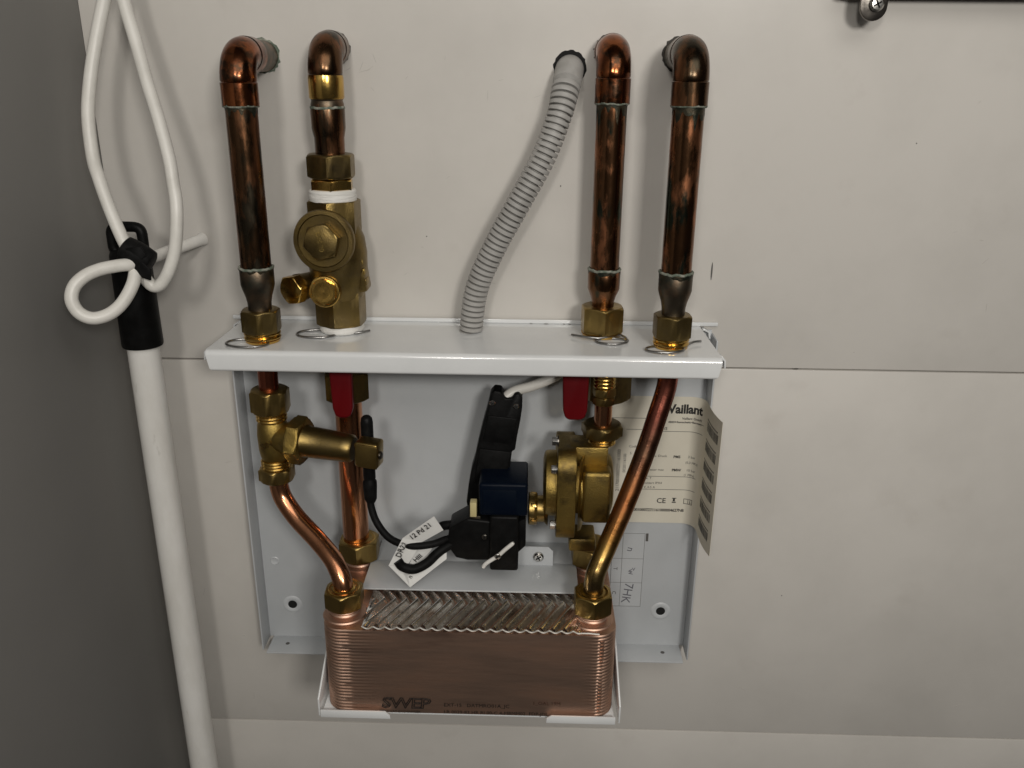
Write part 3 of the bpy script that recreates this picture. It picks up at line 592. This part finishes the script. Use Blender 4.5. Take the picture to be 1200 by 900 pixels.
mb = MB(); box(mb, ((xr(667, 527, dfl+12)+xr(713, 527, dfl+12))/2, -dfl, (zf(517)+zf(540))/2), (31, 26, zf(517)-zf(540)), 1.4); mb.build('top_block', 'brass_cast', t)
x0, x1, x2_, x3 = xr(637, 565, dfl+10), xr(652, 565, dfl+10), xr(674, 565, dfl+10), xr(719, 565, dfl+10)
cy0 = -dfl
mb = MB(); lathe(mb, (0, cy0, zc), Xv, [(x0, 21), (x0+0.8, 24.5), (x0+2, 26.2), (x0+5, 26.8), (x1, 26.8)], 56); mb.build('end_cap', 'brass_cast', t, 40)
mb = MB(); poly = [(x1, cy0+a, zc-1+b) for a, b in rrect(31, 38.5, 15, 8)]; prism(mb, poly, (x2_-x1, 0, 0), 1.2, 2); fl = mb.build('flange', 'brass_cast', t, 40)
mb = MB(); lathe(mb, (0, cy0, zc), Xv, [(x2_, 24.5), (x2_+3, 24.5), (x2_+4, 26), (x2_+14, 26), (x3-5, 25.4), (x3-2, 23.6), (x3-0.6, 20), (x3, 8)], 56); mb.build('round_body', 'brass_cast', t, 50)
mb = MB(); box(mb, ((x2_+x3)/2+1, cy0-14, zc), (x3-x2_-8, 27, 45), 3.5, None, 3); mb.build('body_boss', 'brass_cast', t, 40)
mb = MB(); prism(mb, [(x2_+2, cy0-27, zc-30), (x2_+2, cy0-27, zc+30), (x2_+5, cy0-22, zc+31), (x2_+5, cy0-22, zc-31)], (3, 14, 0), 0.4); mb.build('web', 'brass_cast', t)
for py in (517, 550, 615):
    p = at(651, py, dfl+22); mb = MB(); hexnut(mb, (x1+0.3, p.y, p.z), (-1, 0, 0), 5.0, 3.6, rot=R(15), ch=0.1); b_ = mb.build('bolt', 'steel', t)
    mb = MB(); lathe(mb, (x1+0.5, p.y, p.z), (-1, 0, 0), [(0, 4.6), (1.0, 4.6)], 20); mb.build('washer', 'dark_steel', b_)
p = at(680, 630, dfl); mb = MB(); box(mb, (p.x+1, -dfl, zr(630, 680, dfl)), (22, 26, 12), 2); mb.build('bottom_block', 'brass_cast', t)
mb = MB(); lathe(mb, (54.5, -40, 0), Z, [(-384, 11), (zr(640, 690, 40), 11), (zr(632, 690, 40), 8)], 30); mb.build('outlet_stub', 'brass', t)
mb = MB(); lathe(mb, (0, -dfl-4, zc-22), Xv, [(xr(619, 600, 52), 12.5), (xr(619, 600, 52)+1, 13.4), (xr(626, 600, 52), 13.4), (xr(627, 600, 52), 11), (x0+1, 11), (x0+4, 14)], 40); mb.build('spindle', 'brass', t, 40)
mb = MB(); hexnut(mb, (xr(621, 600, 52), -dfl-4, zc-22), Xv, 6, 14.2, rot=R(20), ch=0.08); mb.build('spindle_nut', 'brass_gold', t)

# ------------------------------------------------------------------ solenoid coil and its plug
t = thing('solenoid_coil', 'dark blue solenoid coil block with black base in front of the plug', 'coil', at(590, 668, 60))
c0, c1 = at(561, 567, 78), at(618, 606, 78)
mb = MB(); box(mb, ((c0.x+c1.x)/2, -56, (c0.z+c1.z)/2), (c1.x-c0.x, 44, c0.z-c1.z), 2.4, None, 3); cb = mb.build('coil_housing', 'coil_blue', t, 40)
mb = MB(); box(mb, ((c0.x+c1.x)/2-3, -78.2, (c0.z+c1.z)/2-1), (c1.x-c0.x-12, 1.2, c0.z-c1.z-8), 0.4); mb.build('face_panel', 'coil_blue', cb)
q0, q1 = at(574, 604, 79), at(607, 668, 79)
mb = MB(); box(mb, ((q0.x+q1.x)/2, -67, (q0.z+q1.z)/2), (q1.x-q0.x, 28, q0.z-q1.z), 2.0, None, 3); base = mb.build('connector_base', 'black_plastic', t, 40)
q0, q1 = at(523, 612, 72), at(580, 656, 72)
mb = MB(); prism(mb, [at(a, b, 77) for a, b in ((526, 620), (548, 608), (582, 612), (582, 657), (548, 657), (534, 654), (524, 640))], (0, 26, 0), 1.8, 3); mb.build('connector_body', 'black_plastic', t, 40)
mb = MB(); prism(mb, [at(a, b, 74) for a, b in ((607, 612), (616, 608), (616, 640), (607, 648))], (0, 20, 0), 1.0); mb.build('coil_foot', 'black_plastic', t, 40)
mb = MB(); p = at(555, 595, 76); box(mb, p, (5.2, 8, 12.5), 0.7); mb.build('terminal_tab', 'yellow_plastic', t)
mb = MB(); p = at(557, 608, 72); box(mb, p, (9, 6, 8), 0.8); mb.build('terminal_block', 'copper_tarnish', t)
screw(at(568, 629, 77.2), OUT, 2.4, t, 'small_screw', 'dark_steel')
pts = spline([at(566, 665, 82), at(570, 660, 82.6), at(584, 651, 82.8), at(592, 644, 82.8), at(602, 636, 82.2)], 8)
mb = MB()
for k in range(len(pts)-1):
    pass
tube(mb, pts, [1.3]+[1.7]*(len(pts)-3)+[1.6, 1.2], 10); mb.build('white_strap', 'white_plastic', t, 60)
screw(at(583, 651.5, 84.2), OUT, 2.6, t, 'strap_screw', 'steel')

t = thing('cable_plug', 'long black plastic plug housing with two screws leaning on back plate', 'plug', at(570, 600, 40))
poly = [(572, 474), (574, 464), (579, 458), (587, 459), (590, 464), (593, 467.5), (600, 467), (603, 462.5), (608, 462), (612, 468), (612, 478), (610, 492), (606, 512), (603.5, 528), (600, 529), (597, 552), (594, 600), (549, 600), (546.5, 588), (549, 568), (552, 551), (556, 538), (561, 515), (566, 495)]
mb = MB(); prism(mb, [at(a, b, 48) for a, b in poly], (0, 16, 0), 1.2, 2); hb = mb.build('housing', 'black_plastic', t, 40)
mb = MB(); prism(mb, [at(a, b, 49.6) for a, b in ((572, 487), (606, 491), (600, 521), (566, 517))], (0, 2, 0), 0.8); mb.build('cover_panel', 'black_plastic', hb)
mb = MB(); prism(mb, [at(a, b, 50.6) for a, b in ((562, 526), (599, 530), (592, 566), (556, 566))], (0, 3, 0), 1.0); mb.build('cover_panel', 'black_rubber', hb)
for px, py in ((577, 472), (605, 476)): screw(at(px, py, 48.1), OUT, 2.5, hb)
mb = MB(); tube(mb, spline([at(592, 473, 42), at(594, 465, 41), at(604, 458, 38), at(622, 453, 33), at(640, 446, 28), at(655, 438, 26), at(664, 425, 26)], 8), 4.2, 14)
o = mkobj('white_cable', mb.v, mb.f, 'cord_white', None, 60, origin=at(592, 473, 42)); tag(o, 'short white cable from black plug up under the shelf', 'cable')
# other black leads
mb = MB(); tube(mb, spline([at(466, 657, 88), at(472, 664, 88), at(485, 667, 87), at(500, 660, 84), at(513, 648, 80), at(528, 638, 74), at(545, 632, 66)], 8), 3.9, 14)
o = mkobj('black_cable', mb.v, mb.f, 'black_rubber', None, 60, origin=at(466, 657, 88)); tag(o, 'thick black cable end poking through the folded paper tag', 'cable')
mb = MB(); tube(mb, spline([at(512, 620, 62), at(520, 616, 64), at(535, 614, 64), at(552, 607, 60), at(560, 600, 55)], 8), 3.8, 14)
o = mkobj('black_cable', mb.v, mb.f, 'black_rubber', None, 60, origin=at(512, 620, 62)); tag(o, 'short black cable between paper tag top and the coil base', 'cable')
# paper tag
t = thing('paper_tag', 'folded white paper tag with printed letters wrapped round black cable', 'tag', at(481, 688, 88))
def tp_(X, Y, d): return at(440+X/6, 580+Y/6, d)
def sheet(pts, name):
    mb = MB(); a = [Vector(p) for p in pts]; nrm = (a[1]-a[0]).cross(a[2]-a[0]).normalized()
    prism(mb, a, nrm*0.25); return mb.build(name, 'paper_white', t, 0)
k1 = sheet([tp_(412, 150, 80), tp_(478, 248, 77), tp_(330, 330, 80), tp_(190, 305, 84)], 'tag_fold')
k2 = sheet([tp_(190, 305, 84), tp_(330, 330, 80), tp_(235, 480, 86), tp_(92, 497, 90)], 'tag_fold')
k3 = sheet([tp_(92, 497, 90), tp_(165, 480, 86), tp_(235, 560, 84), tp_(243, 650, 90)], 'tag_fold')
k4 = sheet([tp_(243, 650, 90), tp_(225, 565, 86), tp_(500, 405, 80), tp_(500, 450, 82)], 'tag_fold')
k5 = sheet([tp_(240, 480, 82), tp_(300, 350, 76), tp_(400, 370, 74), tp_(330, 500, 78)], 'tag_fold')
def tx(body, X, Y, X2, Y2, d, size, par):
    o_ = tp_(X, Y, d); e = tp_(X2, Y2, d); u = (e-o_).normalized(); text(body, size, o_, u, OUT.cross(u)*-1 if False else Vector((-u.z, 0, u.x)), 'ink', par, bold=0.08)
tx('12 Pd 21', 255, 318, 420, 205, 84.5, 6.0, k1)
tx('DR', 178, 445, 205, 370, 90, 6.5, k2)
tx('22', 200, 385, 235, 330, 89, 6, k2)
tx('HIII', 285, 475, 370, 400, 82.5, 5.5, k5)
tx('n', 250, 590, 275, 560, 89, 5, k4)

# ------------------------------------------------------------------ rating label curling off the plate
t = thing('rating_label', 'cream printed rating label on back plate, its right edge curling away', 'label', (108, -3, -375))
lx0, lx1 = 62.0, 135.0; zl0, zl1 = -373.8, -254.0; rad_ = 12.0; tail = 44.0; bend = R(88)
dl0 = 3.1
def lab(u, v, off=0.0):
    """u mm from the left edge, v mm up from the bottom edge"""
    s = u-(lx1-lx0)
    if s <= 0: p = Vector((lx0+u, -dl0, 0)); nn = Vector((0, -1, 0))
    else:
        a = min(s/rad_, bend); p = Vector((lx1+rad_*math.sin(a), -dl0-rad_*(1-math.cos(a)), 0)); nn = Vector((-math.sin(a), -math.cos(a), 0))
        e = s-rad_*bend
        if e > 0:
            e2 = max(0, e-16); p += Vector((0.0045*e2*e2, -e, 0))
    p += nn*off; p.z = zl0+v; return p
us = [0, 20, 40, 60, lx1-lx0]+[lx1-lx0+rad_*bend*k/8 for k in range(1, 9)]+[lx1-lx0+rad_*bend+tail*k/8 for k in range(1, 9)]
vsn = [0, 3, 30, 60, 90, zl1-zl0-3, zl1-zl0]
vs = []; fs = []
LL = us[-1]
for off in (0, 0.3):
    for u in us:
        for v_ in vsn:
            vv_ = v_
            if u > LL-1 and v_ in (vsn[0], vsn[-1]): vv_ = v_
            vs.append(lab(u, vv_, off))
nu, nv = len(us), len(vsn); N1 = nu*nv
for l in (0, 1):
    for i in range(nu-1):
        for j in range(nv-1): a = l*N1+i*nv+j; fs.append((a, a+nv, a+nv+1, a+1))
for i in range(nu-1): fs += [(i*nv, (i+1)*nv, N1+(i+1)*nv, N1+i*nv), (i*nv+nv-1, (i+1)*nv+nv-1, N1+(i+1)*nv+nv-1, N1+i*nv+nv-1)]
for j in range(nv-1): fs += [(j, j+1, N1+j+1, N1+j), ((nu-1)*nv+j, (nu-1)*nv+j+1, N1+(nu-1)*nv+j+1, N1+(nu-1)*nv+j)]
mkobj('label_sheet', vs, fs, 'paper', t, 50)
def bars(rects, mt='ink', name='print'):
    mb = MB()
    for u0, v0, u1, v1 in rects:
        n = max(1, int((u1-u0)/2)) if u1 > lx1-lx0 else 1
        for k in range(n):
            a, b = u0+(u1-u0)*k/n, u0+(u1-u0)*(k+1)/n; mb.add([lab(a, v0, 0.42), lab(b, v0, 0.42), lab(b, v1, 0.42), lab(a, v1, 0.42)], [(0, 1, 2, 3)])
    return mb.build(name, mt, t, 0)
def lpx(px, py): p = at(px, py, dl0); return p.x-lx0, p.z-zl0
def ltext(body, px, py, size, mt='ink', bold=0.0, align='LEFT', sx=1.0, name='lettering', spacing=1.0):
    u, v_ = lpx(px, py); text(body, size, (0, 0, 0), Xv, Z, mt, t, name, bold, align, 0, sx, 0, spacing, fn=lambda a, b: lab(u+a, v_+b, 0.45))
ltext('Vaillant', 824.5, 484.5, 11.2, bold=0.42, align='RIGHT', sx=0.93, spacing=0.98, name='logo')
ltext('Vaillant GmbH', 824, 492, 3.0, align='RIGHT', bold=0.05)
ltext('42859 Remscheid, Germany', 824, 496.2, 2.6, align='RIGHT', bold=0.04)
for y0, xa_, xb_ in ((489.5, 717, 768), (494.5, 784, 828), (503, 734, 752), (505.5, 777, 826), (558, 757, 816), (573, 747, 815)):
    u0, v0 = lpx(xa_, y0); u1, v1 = lpx(xb_, y0+1.2); bars([(u0, v0, u1, v0+0.45)], 'ink_grey', 'rule')
ltext('VWL 7/5', 782, 503.5, 3.6, align='RIGHT', bold=0.06)
ltext('PMS', 789, 536.5, 3.4, bold=0.12); ltext('3 bar', 806, 536.5, 3.2); ltext('(0,3 MPa)', 803, 543, 3.0)
ltext('PMW', 787, 552, 3.4, bold=0.12); ltext('10 bar', 804, 552, 3.2); ltext('(1 MPa)', 801, 557.4, 3.0)
ltext('max. Druck', 762, 535, 3.0); ltext('Wasser max', 757, 551, 3.0)
ltext('max. T', 752, 561, 3.0); ltext('Schutzart IPX4', 751, 566.5, 3.0); ltext('12 V, 0.5 A', 749, 571.5, 3.0)
ltext('Code', 737, 524, 3.2); ltext('S', 738, 532, 3.2)
ltext('CE', 769, 589, 6.8, bold=0.10); 
u0, v0 = lpx(787, 589); bars([(u0, v0, u0+3.6, v0+0.9), (u0+0.4, v0+1.4, u0+3.2, v0+1.9), (u0+0.9, v0+1.9, u0+2.6, v0+4.2), (u0, v0+4.2, u0+3.8, v0+4.9)], 'ink', 'bin_symbol')
u0, v0 = lpx(800.5, 590); bars([(u0, v0, u0+8, v0+0.5), (u0, v0, u0+0.5, v0+5), (u0+7.5, v0, u0+8, v0+5), (u0, v0+4.6, u0+3.8, v0+5.1), (u0+4.2, v0+4.6, u0+8, v0+5.1), (u0+3.8, v0, u0+4.2, v0+4.6), (u0+5, v0+1.2, u0+6.8, v0+1.7), (u0+5.6, v0+1.2, u0+6.1, v0+3.8)], 'ink', 'manual_symbol')
ltext('21170010007271161000004627N8', 801, 599.5, 3.9, bold=0.10, align='RIGHT', spacing=0.92)
# column of digits set upright at the left side
u0, v0 = lpx(720, 575)
text('21170010007271161000', 4.0, (0, 0, 0), Xv, Z, 'ink_grey', t, 'lettering', 0.06, fn=lambda a, b: lab(u0-b+3.5, v0+a, 0.45))
text('0020116100', 3.6, (0, 0, 0), Xv, Z, 'ink_grey', t, 'lettering', 0.04, fn=lambda a, b: lab(u0-b+8.5, v0+18+a, 0.45))
# barcodes on the curled flap
rnd = random.Random(3)
for k in range(6):
    v0 = 98-k*17.6; rc = []; u = LL-tail+8
    while u < LL-6:
        wd = rnd.choice((0.5, 0.5, 0.9, 1.3)); rc.append((u, v0, u+wd, v0+8.0)); u += wd+rnd.choice((0.4, 0.6, 0.9))
    rc += [(LL-tail+8+q*2.3, v0+9.2, LL-tail+8+q*2.3+1.5, v0+10.6) for q in range(13)]
    bars(rc, 'ink', 'barcode')

# ------------------------------------------------------------------ handwritten sticker
t = thing('handwritten_sticker', 'small ruled sticker with handwritten marks on plate below rating label', 'sticker', (91, -3, -463))
p0, p1 = at(718, 624, 3), at(750.5, 711, 3)
mb = MB(); sl = 0.0; box(mb, ((p0.x+p1.x)/2, -2.85, (p0.z+p1.z)/2), (p1.x-p0.x, 0.3, p0.z-p1.z), 0); mb.build('sticker_sheet', 'frame_grey', t, 0)
ys_ = -3.08
def line(a, b, wd=0.32, mt='ink_grey'):
    a, b = Vector(a), Vector(b); q = Vector((-(b-a).z, 0, (b-a).x)).normalized()*wd/2
    mb = MB(); mb.add([a+q, b+q, b-q, a-q], [(0, 1, 2, 3)]); mb.build('rule', mt, t, 0)
xL, xM, xR_ = p0.x+0.4, at(728.5, 660, 3).x, p1.x-0.4
zt_, zb_ = p0.z-0.4, p1.z+0.4
for x_ in (xL, xM, xR_): line((x_, ys_, zt_), (x_, ys_, zb_))
for f in (0, 0.34, 0.67, 1): line((xL, ys_, zt_+(zb_-zt_)*f), (xR_, ys_, zt_+(zb_-zt_)*f))
line((xR_+2, ys_+.3, zt_), (xR_+2, ys_+.3, zt_-8), 2.2)
def vtext(body, x_, z_, size, mt='ink_blue', bold=0.03, tilt=0): text(body, size, (x_, ys_-0.05, z_), Vector((math.sin(R(tilt)), 0, -1)), Vector((1, 0, math.sin(R(tilt)))), mt, t, bold=bold)
zm = lambda f: zt_+(zb_-zt_)*f
vtext('n', xM+5, zm(0.18), 9, tilt=-15); vtext('w', xM+6, zm(0.49), 8, tilt=10); vtext('>', xM+9, zm(0.46), 6); vtext('7HK', xM+4.5, zm(0.67), 11.5, tilt=-8, bold=0.0)
for i, c in enumerate('DTC'): vtext(c, xL+2.2, zm(0.13+0.33*i), 5, 'ink_grey')

# ------------------------------------------------------------------ white pole with black grip
xp, dp = -301.5, 50.0
t = thing('white_pole', 'long white pole with black grip hanging in the cabinet corner', 'pole', (xp, -dp, -690))
zg = zr(404, 168, dp)
mb = MB(); lathe(mb, (xp, -dp, 0), Z, [(-690, 12.2), (-500, 12.2), (-350, 12.1), (zg+6, 12.1)], 40); mb.build('tube', 'white_plastic', t)
zt_ = zr(292, 152, dp)
mb = MB(); lathe(mb, (xp, -dp, 0), Z, [(zg-0.6, 13), (zg, 15.0), (zg+1.5, 15.3), (zg+25, 15.0), (zg+60, 14.6), (zt_-4, 14.4), (zt_, 13)], 40); gr = mb.build('grip', 'black_plastic', t, 50)
zl = zr(268, 150, dp)
hgt = zl-zt_+10; mb = MB(); pts = []
for k in range(40):
    a = 2*math.pi*k/40; ca, sa = math.cos(a), math.sin(a); e = 0.45
    pts.append(Vector((xp+11.5*math.copysign(abs(ca)**e, ca), -dp, zt_-6+hgt/2+(hgt/2-2.5)*math.copysign(abs(sa)**e, sa))))
tube(mb, pts, 3.9, 12, closed=True); mb.build('hanging_loop', 'black_plastic', gr, 60)
# wall peg
pw = at(238, 280, 0); pe = at(158, 309, 66)
mb = MB(); a = (pe-pw).normalized(); lathe(mb, pw+a*0.3, a, [(0, 5.4), (1.5, 5.2), (3, 4.7), (6, 4.5), ((pe-pw).length-1, 4.4), ((pe-pw).length, 3.4)], 24)
o = mkobj('wall_peg', mb.v, mb.f, 'white_plastic', None, 40, origin=pw); tag(o, 'white peg sticking out of wall beside the black grip', 'peg')
# white cord, looped and tied
t = thing('cord', 'white cord hanging in loops from above, bundled in front of pole grip', 'cord', at(158, 300, 81))
g = lambda X, Y, d: at(60+X/4, 200+Y/4, d)
A1 = [at(131, -40, 40), at(122, 0, 42), at(112, 50, 46), at(105, 100, 52), at(103.5, 140, 58), at(109, 185, 64), g(225, 40, 70), g(275, 180, 74), g(330, 310, 78), g(375, 400, 81), g(393, 455, 85), g(383, 530, 92), g(335, 618, 101), g(272, 672, 109), g(195, 692, 115), g(130, 665, 117), g(96, 607, 117), g(107, 545, 114), g(155, 496, 109), g(225, 464, 102), g(310, 446, 94), g(372, 438, 88), g(420, 420, 80)]
mb = MB(); tube(mb, spline(A1, 10), 4.5, 18); mb.build('left_strand', 'cord_white', t, 60)
A2 = [at(137, -45, 38), at(145, 0, 42), at(158, 45, 46), at(172, 95, 52), at(186, 140, 58), at(198, 185, 64), g(572, 60, 68), g(586, 150, 71), g(588, 260, 74), g(580, 370, 76), g(555, 460, 78), g(520, 525, 78), g(482, 542, 78), g(445, 510, 79), g(420, 450, 80), g(405, 400, 80)]
mb = MB(); tube(mb, spline(A2, 10), 4.5, 18); mb.build('right_strand', 'cord_white', t, 60)
mb = MB(); vs = []; fs = []
tc = g(405, 398, 81); dirn = (g(470, 445, 81)-g(345, 375, 81)).normalized(); tn = Vector((-dirn.z, 0, dirn.x))
lathe(mb, tc-dirn*11, dirn, [(0, 7.2), (1, 9.2), (7, 9.8), (14, 9.6), (21, 8.6), (22, 7)], 28); tb = mb.build('tie_wrap', 'black_rubber', t, 50)
mb = MB(); prism(mb, [tc+Vector((a_, -9, b_)) for a_, b_ in ((-4, 7), (7, 8), (10, 2), (6, -2), (12, -8), (11, -16), (5, -14), (-2, -4))], (0, 2, 0), 0.5); mb.build('tie_end', 'black_rubber', tb, 40)

# ------------------------------------------------------------------ rail with screwed lug at the top right
t = thing('hanging_rail', 'dark metal rail at the top edge with one screwed steel lug', 'rail', at(1025, 10, 18))
za = zr(-5, 1100, 20)
mb = MB(); box(mb, (at(985, 0, 14).x+170, -11, za+16), (340, 18, 32), 3.0); mb.build('rail_bar', 'brown_rail', t)
lc = at(1025, 6.5, 24)
mb = MB(); poly = [(lc.x+q[0], -20.2, lc.z+q[1]) for q in [(-9.5, 20), (-9.5, 0)]+[(9.5*math.cos(R(180+k*15)), 9.5*math.sin(R(180+k*15))-0.5) for k in range(1, 12)]+[(9.5, 0), (9.5, 20)]]
prism(mb, poly, (0, -3, 0), 0.8); lg = mb.build('lug', 'dark_steel', t)
screw(Vector((lc.x+1.2, -23.2, lc.z+1)), OUT, 5.2, t)
